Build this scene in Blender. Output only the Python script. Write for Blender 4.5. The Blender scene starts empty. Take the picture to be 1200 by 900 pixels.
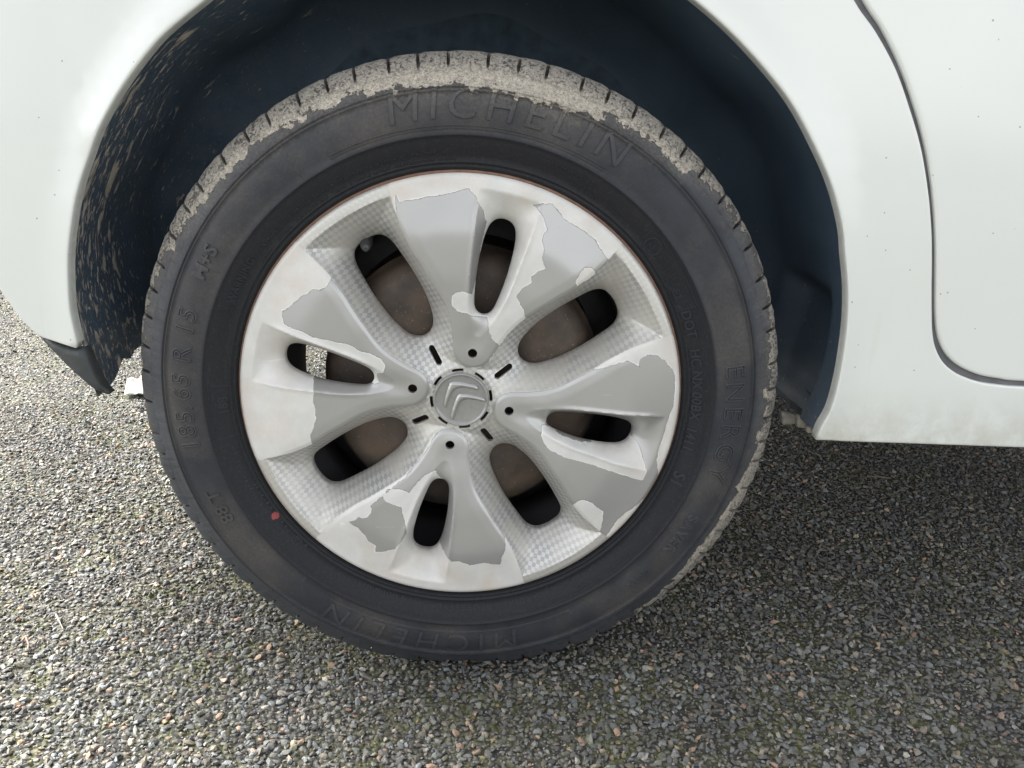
import bpy, bmesh, math, random
import numpy as np
from mathutils import Matrix, Vector
from mathutils.geometry import delaunay_2d_cdt
rng = np.random.default_rng(7); random.seed(7)
S = bpy.context.scene
COL = S.collection
HZ = 0.296                                   # hub height above the ground

# ------------------------------------------------------------------ camera
CX, CY, CZ, PIT, YAW, ROL, FPX = 0.02355, -0.7375, 0.2363, 0.29138, 0.02998, 0.03, 1000.0
cF = np.array([math.sin(YAW)*math.cos(PIT), math.cos(YAW)*math.cos(PIT), -math.sin(PIT)])
_R = np.array([math.cos(YAW), -math.sin(YAW), 0]); _U = np.cross(_R, cF)
cR = _R*math.cos(ROL)+_U*math.sin(ROL); cU = -_R*math.sin(ROL)+_U*math.cos(ROL)
cC = np.array([CX, CY, CZ])                  # in hub-centred coordinates
cd = bpy.data.cameras.new("camera"); cam = bpy.data.objects.new("camera", cd); COL.objects.link(cam)
cd.sensor_width = 36; cd.lens = 36*FPX/1200; cd.clip_start = 0.02; cd.clip_end = 500
cam.matrix_world = Matrix(((cR[0], cU[0], -cF[0], CX), (cR[1], cU[1], -cF[1], CY), (cR[2], cU[2], -cF[2], CZ+HZ), (0, 0, 0, 1)))
S.camera = cam
# ------------------------------------------------------------------ world, sun, exposure
SUN = np.array([-0.72, 0.36, 0.62]); SUN = SUN/np.linalg.norm(SUN)
SUN_E = math.asin(SUN[2]); SUN_A = math.atan2(SUN[0], SUN[1])
w = bpy.data.worlds.new("World"); S.world = w; w.use_nodes = True
wt = w.node_tree; bg = wt.nodes["Background"]
sky = wt.nodes.new("ShaderNodeTexSky"); sky.sky_type = 'NISHITA'; sky.sun_disc = False
sky.sun_elevation = SUN_E; sky.sun_rotation = SUN_A; sky.air_density = 1.0; sky.dust_density = 2.0; sky.ozone_density = 1.0
hs = wt.nodes.new("ShaderNodeHueSaturation"); hs.inputs['Saturation'].default_value = 0.14
wt.links.new(sky.outputs[0], hs.inputs['Color'])
# broken overcast: broad soft clouds over the whole dome
tc = wt.nodes.new("ShaderNodeTexCoord"); cn = wt.nodes.new("ShaderNodeTexNoise"); cn.inputs['Scale'].default_value = 2.6; cn.inputs['Detail'].default_value = 5; cn.inputs['Roughness'].default_value = .55
cm = wt.nodes.new("ShaderNodeMapRange"); cm.inputs['From Min'].default_value = .36; cm.inputs['From Max'].default_value = .64; cm.inputs['To Min'].default_value = .68; cm.inputs['To Max'].default_value = 1.38
vm = wt.nodes.new("ShaderNodeVectorMath"); vm.operation = 'SCALE'
wt.links.new(tc.outputs['Generated'], cn.inputs['Vector']); wt.links.new(cn.outputs[0], cm.inputs['Value']); wt.links.new(hs.outputs[0], vm.inputs[0]); wt.links.new(cm.outputs[0], vm.inputs['Scale']); wt.links.new(vm.outputs[0], bg.inputs[0])
bg.inputs[1].default_value = 0.11
sd = bpy.data.lights.new("sun", 'SUN'); so = bpy.data.objects.new("sun", sd); COL.objects.link(so)
sd.energy = 4.4; sd.angle = math.radians(28); sd.color = (1.0, .96, .90)
so.rotation_euler = Vector(-SUN).to_track_quat('-Z', 'Y').to_euler()
S.view_settings.view_transform = 'Standard'; S.view_settings.look = 'None'
S.view_settings.exposure = 1.88; S.view_settings.gamma = 1

# ------------------------------------------------------------------ helpers
def unproj(q, f=0.0):
    """photo pixel -> point on the surface y = f(x, z) (hub-centred)"""
    q = np.asarray(q, float).reshape(-1, 2)
    d = cF+np.outer((q[:, 0]-600)/FPX, cR)+np.outer((450-q[:, 1])/FPX, cU)
    y = np.zeros(len(q)) if callable(f) else np.full(len(q), float(f))
    for _ in range(12):
        p = cC+d*((y-cC[1])/d[:, 1])[:, None]
        if not callable(f): break
        y = f(p[:, 0], p[:, 2])
    return p
def sstep(x, a, b):
    t = np.clip((x-a)/(b-a), 0, 1); return t*t*(3-2*t)
def resample(P, step, closed=False):
    P = np.asarray(P, float)
    if closed: P = np.vstack([P, P[:1]])
    s = np.r_[0, np.cumsum(np.hypot(*(np.diff(P, axis=0).T)))]
    n = max(2, int(round(s[-1]/step)))
    t = np.linspace(0, s[-1], n+1)
    Q = np.stack([np.interp(t, s, P[:, 0]), np.interp(t, s, P[:, 1])], -1)
    return Q[:-1] if closed else Q
def spline(P, step, closed=False):
    """Catmull-Rom through P"""
    P = np.asarray(P, float); n = len(P)
    if closed: E = np.vstack([P[-1], P, P[0], P[1]]); m = n
    else: E = np.vstack([2*P[0]-P[1], P, 2*P[-1]-P[-2]]); m = n-1
    out = []
    t = np.linspace(0, 1, 12, endpoint=False)[:, None]
    for i in range(m):
        a, b, c, d = E[i], E[i+1], E[i+2], E[i+3]
        out.append(.5*((2*b)+(-a+c)*t+(2*a-5*b+4*c-d)*t*t+(-a+3*b-3*c+d)*t**3))
    out = np.vstack(out)
    if not closed: out = np.vstack([out, P[-1]])
    return resample(out, step, closed)
def pip(pts, poly):
    x, y = pts[:, 0], pts[:, 1]; c = np.zeros(len(pts), bool)
    for i in range(len(poly)):
        x1, y1 = poly[i]; x2, y2 = poly[i-1]
        m = (y1 > y) != (y2 > y)
        if y1 != y2: c ^= m & (x < (x2-x1)*(y-y1)/(y2-y1)+x1)
    return c
def pdist(pts, line, closed=True):
    line = np.asarray(line, float)
    A = line if closed else line[:-1]; B = np.roll(line, -1, 0) if closed else line[1:]
    best = np.full(len(pts), 1e9)
    for i in range(0, len(pts), 20000):
        p = pts[i:i+20000]; b = np.full(len(p), 1e9)
        for a, e in zip(A, B):
            ab = e-a; L = ab@ab
            if L < 1e-16: continue
            t = np.clip(((p-a)@ab)/L, 0, 1)
            d = p-a-t[:, None]*ab
            b = np.minimum(b, d[:, 0]**2+d[:, 1]**2)
        best[i:i+20000] = b
    return np.sqrt(best)
def circle(cx, cz, r, n): 
    a = np.linspace(0, 2*math.pi, n, endpoint=False); return np.stack([cx+r*np.cos(a), cz+r*np.sin(a)], -1)

def mesh_obj(name, V, Fc, mat=None, parent=None, smooth=True, attrs=None, loc=None, sharp=None):
    me = bpy.data.meshes.new(name)
    me.from_pydata([tuple(v) for v in V], [], [tuple(int(i) for i in f) for f in Fc])
    if smooth: me.polygons.foreach_set('use_smooth', [True]*len(me.polygons))
    if mat: me.materials.append(mat)
    for k, (typ, data) in (attrs or {}).items():
        at = me.attributes.new(k, typ, 'POINT')
        if typ == 'FLOAT': at.data.foreach_set('value', np.asarray(data, np.float32).ravel())
        elif typ == 'FLOAT_VECTOR': at.data.foreach_set('vector', np.asarray(data, np.float32).ravel())
        else: at.data.foreach_set('color', np.asarray(data, np.float32).ravel())
    me.update()
    if sharp: me.set_sharp_from_angle(angle=math.radians(sharp))
    o = bpy.data.objects.new(name, me); COL.objects.link(o)
    if parent is not None: o.parent = parent
    if loc is not None: o.location = loc
    return o
def tag(o, label=None, cat=None, group=None, kind=None):
    if label: o['label'] = label
    if cat: o['category'] = cat
    if group: o['group'] = group
    if kind: o['kind'] = kind
    return o

def sheet(loops_c, pts, fy, depth, er=0.0, edge_loops=None):
    """triangulated sheet in the x-z plane bounded by loops_c[0], other loops are holes;
    fy(P) gives y; boundaries get a return wall of the given depth. returns V, F, n_front"""
    verts = []; edges = []; loops_i = []
    for L in loops_c:
        b = len(verts); n = len(L); verts += [tuple(p) for p in L]
        edges += [(b+i, b+(i+1) % n) for i in range(n)]; loops_i.append(list(range(b, b+n)))
    verts += [tuple(p) for p in pts]
    v, e, f, ov, oe, of = delaunay_2d_cdt([Vector(p) for p in verts], edges, [], 0, 1e-7)
    P = np.array([tuple(p) for p in v]); T = np.array([t for t in f if len(t) == 3])
    C = P[T].mean(1)
    keep = pip(C, loops_c[0])
    for L in loops_c[1:]: keep &= ~pip(C, L)
    T = T[keep]
    mp = {}
    for i, o in enumerate(ov):
        for k in o: mp[k] = i
    y = fy(P)
    V = np.stack([P[:, 0], y, P[:, 1]], -1)
    a = V[T]; nrm = np.cross(a[:, 1]-a[:, 0], a[:, 2]-a[:, 0])
    T = np.where((nrm[:, 1] > 0)[:, None], T[:, ::-1], T)
    Fc = [tuple(t) for t in T]; V = list(V); n0 = len(V)
    for li, L in enumerate(loops_i):
        if depth is None or (edge_loops is not None and li not in edge_loops): continue
        dd = depth[li] if isinstance(depth, (list, tuple)) else depth
        idx = [mp[k] for k in L if k in mp]
        area = sum(P[idx[i-1]][0]*P[idx[i]][1]-P[idx[i]][0]*P[idx[i-1]][1] for i in range(len(idx)))
        steps = [dd*.5, dd]
        prev = idx
        for s in steps:
            base = len(V)
            for k in idx: V.append((V[k][0], V[k][1]+s, V[k][2]))
            n = len(idx)
            for i in range(n):
                j = (i+1) % n; q = (prev[i], prev[j], base+j, base+i)
                if (area > 0) ^ (li > 0): q = q[::-1]
                if li > 0 and area < 0: pass
                Fc.append(q)
            prev = list(range(base, base+n))
    return np.array(V), Fc, n0, P

def lathe(prof, n=256, y0=None, a0=0, a1=2*math.pi, close=True):
    """prof: list of (r, y) revolved about the y axis through the hub"""
    prof = np.array(prof); m = len(prof)
    cnt = n if close else n+1
    A = np.linspace(a0, a1, n+1)[:cnt]
    V = np.stack([np.outer(np.cos(A), prof[:, 0]), np.tile(prof[:, 1], (cnt, 1)), np.outer(np.sin(A), prof[:, 0])], -1).reshape(-1, 3)
    Fc = []
    for i in range(n):
        j = (i+1) % cnt
        for k in range(m-1): Fc.append((i*m+k, i*m+k+1, j*m+k+1, j*m+k))
    return V, Fc

# ------------------------------------------------------------------ materials
class NT:
    def __init__(s, name):
        s.m = bpy.data.materials.new(name); s.m.use_nodes = True; s.t = s.m.node_tree
        s.b = s.t.nodes["Principled BSDF"]
    def n(s, typ, inp=None, **kw):
        nd = s.t.nodes.new("ShaderNode"+typ)
        for k, v in kw.items(): setattr(nd, k, v)
        for k, v in (inp or {}).items(): s.set(nd.inputs[k], v)
        return nd
    def set(s, sock, v):
        if isinstance(v, bpy.types.NodeSocket): s.t.links.new(v, sock)
        elif isinstance(v, bpy.types.Node): s.t.links.new(v.outputs[0], sock)
        else:
            if isinstance(v, (tuple, list)) and sock.type == 'RGBA' and len(v) == 3: v = (*v, 1)
            sock.default_value = v
    def math(s, op, a, b=0.0, c=0.0, clamp=False):
        nd = s.n('Math', operation=op, use_clamp=clamp)
        s.set(nd.inputs[0], a); s.set(nd.inputs[1], b)
        if len(nd.inputs) > 2: s.set(nd.inputs[2], c)
        return nd.outputs[0]
    def noise(s, vec, scale, detail=4, rough=.55, lac=2.0):
        nd = s.n('TexNoise', {'Scale': scale, 'Detail': detail, 'Roughness': rough, 'Lacunarity': lac})
        if vec is not None: s.set(nd.inputs['Vector'], vec)
        return nd.outputs[0]
    def vor(s, vec, scale, feature='F1', out=0, rnd=1.0):
        nd = s.n('TexVoronoi', {'Scale': scale, 'Randomness': rnd}, feature=feature)
        if vec is not None: s.set(nd.inputs['Vector'], vec)
        return nd.outputs[out]
    def mr(s, v, a, b, c=0.0, d=1.0, smooth=False):
        nd = s.n('MapRange', {'Value': v, 'From Min': a, 'From Max': b, 'To Min': c, 'To Max': d})
        if smooth: nd.interpolation_type = 'SMOOTHSTEP'
        return nd.outputs[0]
    def mix(s, f, a, b):
        nd = s.n('Mix', data_type='RGBA'); s.set(nd.inputs[0], f); s.set(nd.inputs[6], a); s.set(nd.inputs[7], b)
        return nd.outputs[2]
    def obj(s, ref=None):
        nd = s.n('TexCoord')
        if ref: nd.object = ref
        return nd.outputs['Object']
    def attr(s, name, out='Fac'): return s.n('Attribute', attribute_name=name).outputs[out]
    def bump(s, h, strength=.5, dist=.001, nrm=None):
        nd = s.n('Bump', {'Height': h, 'Strength': strength, 'Distance': dist})
        if nrm is not None: s.set(nd.inputs['Normal'], nrm)
        return nd.outputs[0]
    def out(s, **kw):
        names = {'color': 'Base Color', 'rough': 'Roughness', 'metal': 'Metallic', 'normal': 'Normal', 'spec': 'Specular IOR Level', 'coat': 'Coat Weight', 'coatr': 'Coat Roughness'}
        for k, v in kw.items(): s.set(s.b.inputs[names[k]], v)
        return s.m

def body_paint():
    t = NT('white_car_paint'); g = t.obj()
    z = t.n('SeparateXYZ', {0: g}).outputs[2]
    col = t.mix(t.mr(t.noise(g, 5, 3), .4, .65), (.765, .79, .765), (.745, .768, .738))
    # small tar specks and chips
    v = t.vor(g, 55, out=0); sel = t.n('SeparateColor', {0: t.vor(g, 55, out=1)})
    dot = t.math('MULTIPLY', t.math('LESS_THAN', v, t.mr(sel.outputs[1], 0, 1, .02, .055)), t.math('GREATER_THAN', sel.outputs[0], .965))
    v2 = t.vor(g, 160, out=0); s2 = t.n('SeparateColor', {0: t.vor(g, 160, out=1)})
    d2 = t.math('MULTIPLY', t.math('LESS_THAN', v2, .12), t.math('GREATER_THAN', s2.outputs[0], t.mr(t.noise(g, 9), .4, .7, .995, .9)))
    col = t.mix(t.math('MULTIPLY', t.math('MAXIMUM', dot, d2), .7), col, (.18, .16, .12))
    # road film: greenish grey near the bottom edge
    nz = t.noise(g, 40, 6, .7)
    low = t.math('MULTIPLY', t.mr(t.math('ADD', z, t.math('MULTIPLY', nz, .03)), .045, -.035, 0, 1, True), t.mr(nz, .35, .75))
    low = t.math('MULTIPLY', low, .75)
    col = t.mix(low, col, (.42, .40, .29))
    # thin vertical runs
    mp = t.n('Mapping', {0: g}); mp.inputs['Scale'].default_value = (60, 1, 5)
    run = t.math('MULTIPLY', t.mr(t.noise(mp.outputs[0], 1, 4), .62, .75), t.mr(z, .1, -.04))
    col = t.mix(t.math('MULTIPLY', run, .35), col, (.45, .43, .33))
    flange = t.attr('flange')
    fd = t.math('MULTIPLY', flange, t.mr(t.noise(g, 90, 5, .7), .35, .6, .25, .9))
    col = t.mix(t.math('MULTIPLY', fd, .5), col, (.42, .40, .33))
    bm = t.bump(t.noise(g, 900, 2), .03, .0004)
    return t.out(color=col, rough=t.mr(low, 0, .7, .32, .6), coat=.8, coatr=.04, normal=bm)
M_PAINT = body_paint()
def simple(name, col, rough, metal=0, spec=.5, var=.3, scale=60, bump=.15, bscale=300):
    t = NT(name); g = t.obj()
    c = t.mix(t.mr(t.noise(g, scale, 5), .3, .7), tuple(x*(1-var) for x in col), tuple(x*(1+var) for x in col))
    return t.out(color=c, rough=rough, metal=metal, spec=spec, normal=t.bump(t.noise(g, bscale, 5, .7), bump, .001))
M_SEAL = simple('dark_rubber', (.14, .138, .15), .6)
M_TRIM = simple('dark_plastic_trim', (.045, .05, .052), .55, var=.25)
M_BLACK = simple('black_steel', (.030, .030, .034), .45)
M_UNDER = simple('underbody', (.055, .087, .122), .8)
M_GLASS = simple('dark_glass', (.02, .022, .025), .05)
M_CLIP = simple('grey_white_plastic', (.42, .39, .34), .7, var=.25, scale=120)

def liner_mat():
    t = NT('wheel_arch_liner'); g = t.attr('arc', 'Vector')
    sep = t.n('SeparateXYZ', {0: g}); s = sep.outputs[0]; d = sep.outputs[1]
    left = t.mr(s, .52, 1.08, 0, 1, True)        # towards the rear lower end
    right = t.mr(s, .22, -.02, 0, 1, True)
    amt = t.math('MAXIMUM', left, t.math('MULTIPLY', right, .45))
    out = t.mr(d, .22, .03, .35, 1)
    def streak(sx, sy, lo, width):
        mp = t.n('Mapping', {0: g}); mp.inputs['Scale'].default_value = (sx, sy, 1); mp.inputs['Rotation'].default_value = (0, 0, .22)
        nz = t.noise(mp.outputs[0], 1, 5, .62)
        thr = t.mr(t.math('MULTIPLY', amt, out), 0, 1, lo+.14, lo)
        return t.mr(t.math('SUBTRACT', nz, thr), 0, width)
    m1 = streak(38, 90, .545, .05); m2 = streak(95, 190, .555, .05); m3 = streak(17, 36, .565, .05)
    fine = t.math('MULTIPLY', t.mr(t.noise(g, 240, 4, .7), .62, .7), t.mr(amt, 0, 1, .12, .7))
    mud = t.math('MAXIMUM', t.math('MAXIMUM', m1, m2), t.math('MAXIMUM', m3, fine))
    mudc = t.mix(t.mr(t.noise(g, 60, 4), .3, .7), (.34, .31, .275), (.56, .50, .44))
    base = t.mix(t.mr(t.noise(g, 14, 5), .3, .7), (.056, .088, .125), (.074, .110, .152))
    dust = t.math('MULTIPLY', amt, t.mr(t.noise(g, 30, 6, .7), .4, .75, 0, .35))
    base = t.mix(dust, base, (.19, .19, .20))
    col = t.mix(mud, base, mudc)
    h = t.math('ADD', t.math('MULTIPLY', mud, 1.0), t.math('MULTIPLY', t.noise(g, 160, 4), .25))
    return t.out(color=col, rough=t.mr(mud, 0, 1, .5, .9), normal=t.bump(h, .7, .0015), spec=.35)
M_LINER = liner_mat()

# ------------------------------------------------------------------ car root
car = bpy.data.objects.new('parked_car', None); COL.objects.link(car); car.location = (0, 0, 0)
tag(car, 'white car parked on the asphalt, its rear wheel wearing a scuffed peeling silver cover', 'car')
HUB = (0, 0, HZ)

# body surface: y as a function of x, z (hub-centred), flaring out round the arch
AC = (0.0, 0.060); AR = 0.341
def fbody(x, z):
    y = .016+.05*np.maximum(z-.12, 0)**2+0.6*np.maximum(-.30-x, 0)**2
    y = y+.35*np.maximum(.02-z, 0)**2*(x > 0)
    rr = np.hypot(x-AC[0], z-AC[1]); th = np.degrees(np.arctan2(z-AC[1], x-AC[0]))
    d = rr-AR
    lip = .005+.006*sstep(th, 96, 112)*(1-sstep(th, 150, 157))
    wdt = .030
    y = y-lip*(.4*(1-sstep(d, 0.004, wdt))+.6*(1-np.clip((d-.004)/(wdt-.004), 0, 1)))
    # rocker and rear bumper turn under
    return y
# --- traced outlines (photo pixels, seated on the body surface)
archL = [(240, 0), (196, 36), (172, 62), (142, 103), (119, 143), (102, 187), (88, 233), (80, 287), (79, 320), (81, 360), (86, 386), (91, 407)]
archR = [(814, 0), (856, 37), (896, 80), (929, 123), (956, 173), (976, 220), (988, 267), (991, 300), (994, 333), (994, 367), (991, 400), (984, 443), (974, 480), (963, 500), (957, 515)]
aL = unproj(archL, fbody)[:, [0, 2]]; aR = unproj(archR, fbody)[:, [0, 2]]
thl = math.atan2(aL[0][1]-AC[1], aL[0][0]); thr = math.atan2(aR[0][1]-AC[1], aR[0][0])
rl = np.hypot(aL[0][0], aL[0][1]-AC[1]); rr_ = np.hypot(aR[0][0], aR[0][1]-AC[1])
tt = np.linspace(0, 1, 14)[1:-1]
top = [((rl+(rr_-rl)*t)*math.cos(thl+(thr-thl)*t)+AC[0], (rl+(rr_-rl)*t)*math.sin(thl+(thr-thl)*t)+AC[1]) for t in tt]
arch = spline(np.vstack([aL[::-1], top, aR]), .005)                   # rear bottom -> over the top -> front bottom
gapB = [(1001.7, 0), (1026.7, 36.7), (1050, 80), (1066.7, 126.7), (1080, 173.3), (1088.3, 223), (1092.2, 266.7), (1093, 300), (1092.6, 333), (1092.7, 366.7), (1093.5, 390), (1097, 408), (1106, 425), (1122, 438), (1146.7, 447.5), (1173, 451.5), (1200, 453.5)]
gapD = [(1013, 0), (1034, 33), (1055.5, 76.7), (1072, 123), (1085, 170), (1093.3, 220), (1097, 266.7), (1097.8, 300), (1097.7, 333), (1097.7, 366.7), (1100, 392), (1108, 413), (1123, 428.5), (1146.7, 439.5), (1173, 444.5), (1200, 447.3)]
gB = unproj(gapB, fbody)[:, [0, 2]]; gD = unproj(gapD, fbody)[:, [0, 2]]
gB = np.vstack([[(.243, .60), (.252, .52), (.270, .44), (.291, .388)], gB, [(gB[-1][0]+.12, gB[-1][1]-.002), (1.0, gB[-1][1]-.004), (1.30, gB[-1][1]-.004)]])
gD = np.vstack([[(.251, .60), (.260, .52), (.2785, .44), (.2995, .388)], gD, [(gD[-1][0]+.12, gD[-1][1]-.002), (1.0, gD[-1][1]-.004), (1.30, gD[-1][1]-.004)]])
gB = spline(gB, .006); gD = spline(gD, .006)
sill = unproj([(957, 516), (985, 517.5), (1060, 520), (1130, 522.5), (1200, 525)], fbody)[:, [0, 2]]
sill = np.vstack([sill, [(.8, sill[-1][1]-.004), (1.30, sill[-1][1]-.004)]])
botL = unproj([(88, 408.5), (80, 406), (64.4, 401), (44.4, 394.4), (26.7, 377.8), (13.3, 360), (0, 341), (-25, 300), (-60, 235), (-100, 150)], fbody)[:, [0, 2]]
loopB = np.vstack([resample(botL[::-1], .008), arch[1:-1], resample(sill, .005), resample([(1.30, gB[-1][1]), (1.30, gB[-1][1]+1e-4)], 1)[:1],
                   gB[::-1][1:], resample([gB[0], (-.3, .60), (-.60, .60), (-.64, .4), botL[-1]], .02)[1:-1]])
loopD = np.vstack([gD, resample([gD[-1], (1.30, .60), gD[0]], .02)[1:-1]])
def panel(name, loop, er, depth, parent, flange_attr=True, grid=.011, fy=fbody):
    lo, hi = loop.min(0), loop.max(0)
    # inner rings that carry the rounded edge
    nx = np.roll(loop, -1, 0)-np.roll(loop, 1, 0); nl = np.maximum(np.hypot(nx[:, 0], nx[:, 1]), 1e-9)[:, None]
    nn = np.stack([-nx[:, 1], nx[:, 0]], -1)/nl
    area = np.sum(loop[:, 0]*np.roll(loop[:, 1], -1)-np.roll(loop[:, 0], -1)*loop[:, 1])
    if area < 0: nn = -nn
    rings = []
    for d in (er*.12, er*.35, er*.7, er*1.1, er*2.2):
        R_ = loop+nn*d; k = pip(R_, loop) & (pdist(R_, loop) > d*.93); rings.append(R_[k])
    gx, gz = np.meshgrid(np.arange(lo[0], hi[0], grid), np.arange(lo[1], hi[1], grid))
    G = np.stack([gx.ravel()+(np.arange(gx.size) % 2)*.001, gz.ravel()], -1); G = G[pip(G, loop)]; G = G[pdist(G, loop) > er*2.6]
    pts = np.vstack(rings+[G])
    def f(P):
        d = pdist(P, loop); u = np.clip(1-d/er, 0, 1)
        return fy(P[:, 0], P[:, 1])+er*(1-np.sqrt(np.clip(1-u*u, 0, 1)))
    V, Fc, n0, P = sheet([loop], pts, f, depth)
    fl = np.zeros(len(V)); fl[n0:] = 1
    o = mesh_obj(name, V, Fc, M_PAINT, parent, attrs={'flange': ('FLOAT', fl)}, loc=HUB)
    return o
quarter = panel('rear_quarter_panel', loopB, .0018, .013, car)
door = panel('rear_door', loopD, .0026, .02, car)
# rubber seal and shut face seen in the door gap
n = len(gB); gD2 = resample(gD, .006)[:n] if len(gD) >= n else gD
def strip(A, B, ya, yb, name, mat, parent):
    m = 200; A = resample(A, 1e9)if False else A
    def rs(Q):
        s = np.r_[0, np.cumsum(np.hypot(*(np.diff(Q, axis=0).T)))]; t = np.linspace(0, s[-1], m)
        return np.stack([np.interp(t, s, Q[:, 0]), np.interp(t, s, Q[:, 1])], -1)
    A = rs(A); B = rs(B)
    V = [(p[0], fbody(np.array([p[0]]), np.array([p[1]]))[0]+ya, p[1]) for p in A]+[(p[0], fbody(np.array([p[0]]), np.array([p[1]]))[0]+yb, p[1]) for p in B]
    Fc = [(i, i+1, m+i+1, m+i) for i in range(m-1)]
    return mesh_obj(name, V, Fc, mat, parent, loc=HUB)
strip(gB+np.array([-.004, 0]), gD+np.array([.004, .004]), .0045, .0055, 'door_seal', M_SEAL, car)

# lower dark trim of the bumper
def ftrim(x, z): return fbody(x, z)+.004
tr = [(44.4, 396), (64.4, 402.5), (80, 407.5), (88, 410.5), (97, 409), (101, 418), (109, 438), (118, 455), (128, 465), (116, 461), (102, 453), (88, 440), (74, 427), (60, 413)]
trp = unproj(tr, ftrim)[:, [0, 2]]
trl = resample(trp, .004, True)
def small_panel(name, loop, fy, mat, er, depth, parent, grid=.004):
    lo, hi = loop.min(0), loop.max(0)
    gx, gz = np.meshgrid(np.arange(lo[0], hi[0], grid), np.arange(lo[1], hi[1], grid))
    G = np.stack([gx.ravel(), gz.ravel()], -1); G = G[pip(G, loop)]; G = G[pdist(G, loop) > grid*.4]
    def f(P):
        d = pdist(P, loop); u = np.clip(1-d/er, 0, 1)
        return fy(P[:, 0], P[:, 1])+er*(1-np.sqrt(np.clip(1-u*u, 0, 1)))
    V, Fc, n0, P = sheet([loop], G, f, depth)
    return mesh_obj(name, V, Fc, mat, parent, loc=HUB)
small_panel('bumper_trim', trl, ftrim, M_TRIM, .004, .012, car)

# arch liner: inner barrel of the wheel house, follows the arch
def liner():
    # outer edge follows the arch line, 4 mm inside it
    A0, A1 = math.radians(-15.5), math.radians(192.7)
    na, nd = 260, 54
    ang = np.linspace(A0, A1, na); dep = np.linspace(0, .44, nd)
    ath = np.arctan2(arch[:, 1]-AC[1], arch[:, 0]-AC[0]); ath = np.where(ath < -2.2, ath+2*math.pi, ath); ar = np.hypot(arch[:, 0]-AC[0], arch[:, 1]-AC[1])
    o = np.argsort(ath); R0 = np.interp(ang, ath[o], ar[o])
    V = []; arc = []
    for i, a in enumerate(ang):
        bump = .006*math.sin(a*5)+.004*math.sin(a*13+1)
        for j, d in enumerate(dep):
            r = R0[i]+.001+min(d, .03)*.10+bump*min(d/.12, 1)
            # pocket low at the front end
            if a < .12: r += .022*float(sstep(np.array(d), .045, .06))*float(sstep(np.array(-a), -.12, -.04))*(1-float(sstep(np.array(d), .16, .2)))
            aa = a
            if i < 3: pass
            # beyond 0.19 m the shell curls round into the inner wall
            yd = min(d, .19)
            if d > .19:
                q = min((d-.19)/.07, math.pi/2); yd = .19+.07*math.sin(q); fo = 1-float(sstep(np.array(a), math.radians(158), math.radians(182)))
                dr = .07*(1-math.cos(q))+max(0, d-.19-.07*math.pi/2); r -= dr*fo
            x = AC[0]+r*math.cos(aa); z = AC[1]+r*math.sin(aa)
            V.append((x, .024+yd, z)); arc.append(((a-A0)*.345-.03, d, 0))
    V = np.array(V).reshape(na, nd, 3); arc = np.array(arc).reshape(na, nd, 3)
    # ragged lower rear end
    rag = .010*np.interp(dep, np.linspace(0, .44, 34), rng.random(34))-.006*np.exp(-((dep-.015)/.02)**2)+.016*sstep(dep, .02, .08)+.010*sstep(dep, .2, .3)
    for j in range(nd):
        for k in range(12):
            i = na-1-k; V[i, j, 2] += rag[j]*(1-k/12)
    Fc = [(i*nd+j, (i+1)*nd+j, (i+1)*nd+j+1, i*nd+j+1) for i in range(na-1) for j in range(nd-1)]
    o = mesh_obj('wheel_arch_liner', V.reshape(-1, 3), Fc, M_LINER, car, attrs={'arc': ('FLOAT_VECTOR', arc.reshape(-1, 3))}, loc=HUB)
    # inner wall of the wheel house, above the floor level
    W = [(AC[0]+.375*math.cos(a), .282, AC[1]+.375*math.sin(a)) for a in np.linspace(math.radians(-5), math.radians(185), 60)]
    W += [(-.37, .282, .0), (.37, .282, .0)]
    mesh_obj('wheel_house_wall', W, [tuple(range(len(W)))[::-1]], M_UNDER, car, smooth=False, loc=HUB)
    # rear lower mud-caked lip behind the trim
liner()
# pale broken tabs under the sill corner
for pl, y in (([(918, 485), (938, 490), (937, 500), (919, 500)], .09), ([(938, 490), (944, 492), (950, 499), (948, 505), (937, 504)], .07), ([(949, 503), (955, 502), (956, 511), (949, 511)], .05)):
    L = resample(unproj(pl, y)[:, [0, 2]], .003, True)
    small_panel('broken_tab', L, lambda x, z, y=y: y+.15*(x-.3), M_CLIP, .0012, .006, car)

# rest of the car body outside the picture: floor, cabin, tail, far side
def box(x0, x1, y0, y1, z0, z1, V, Fc):
    b = len(V); V += [(x, y, z) for x in (x0, x1) for y in (y0, y1) for z in (z0, z1)]
    Fc += [tuple(b+i for i in q) for q in ((0, 1, 3, 2), (4, 6, 7, 5), (0, 4, 5, 1), (2, 3, 7, 6), (0, 2, 6, 4), (1, 5, 7, 3))]
V, Fc = [], []; box(-.60, -.33, .30, 1.62, .03, .06, V, Fc); box(-.33, .36, .286, 1.40, .03, .06, V, Fc); box(.36, 1.30, .06, 1.62, -.05, -.02, V, Fc)
mesh_obj('floor_pan', V, Fc, M_UNDER, car, smooth=False, loc=HUB)
def prism(prof, y0, y1, inset=0):
    n = len(prof); V = [(x, y0, z) for x, z in prof]+[(x, y1, z) for x, z in prof]
    Fc = [tuple(range(n)), tuple(range(2*n-1, n-1, -1))]+[(i, i+n, (i+1) % n+n, (i+1) % n) for i in range(n)]
    return V, Fc
cab = [(-.62, .60), (-.58, .75), (-.50, 1.0), (-.40, 1.16), (-.2, 1.21), (.8, 1.24), (1.30, 1.21), (1.30, .60)]
n_ = len(cab)
V = [(x, .035+max(0, (z-.6))*.22, z) for x, z in cab]+[(x, 1.66-max(0, (z-.6))*.22, z) for x, z in cab]
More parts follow.
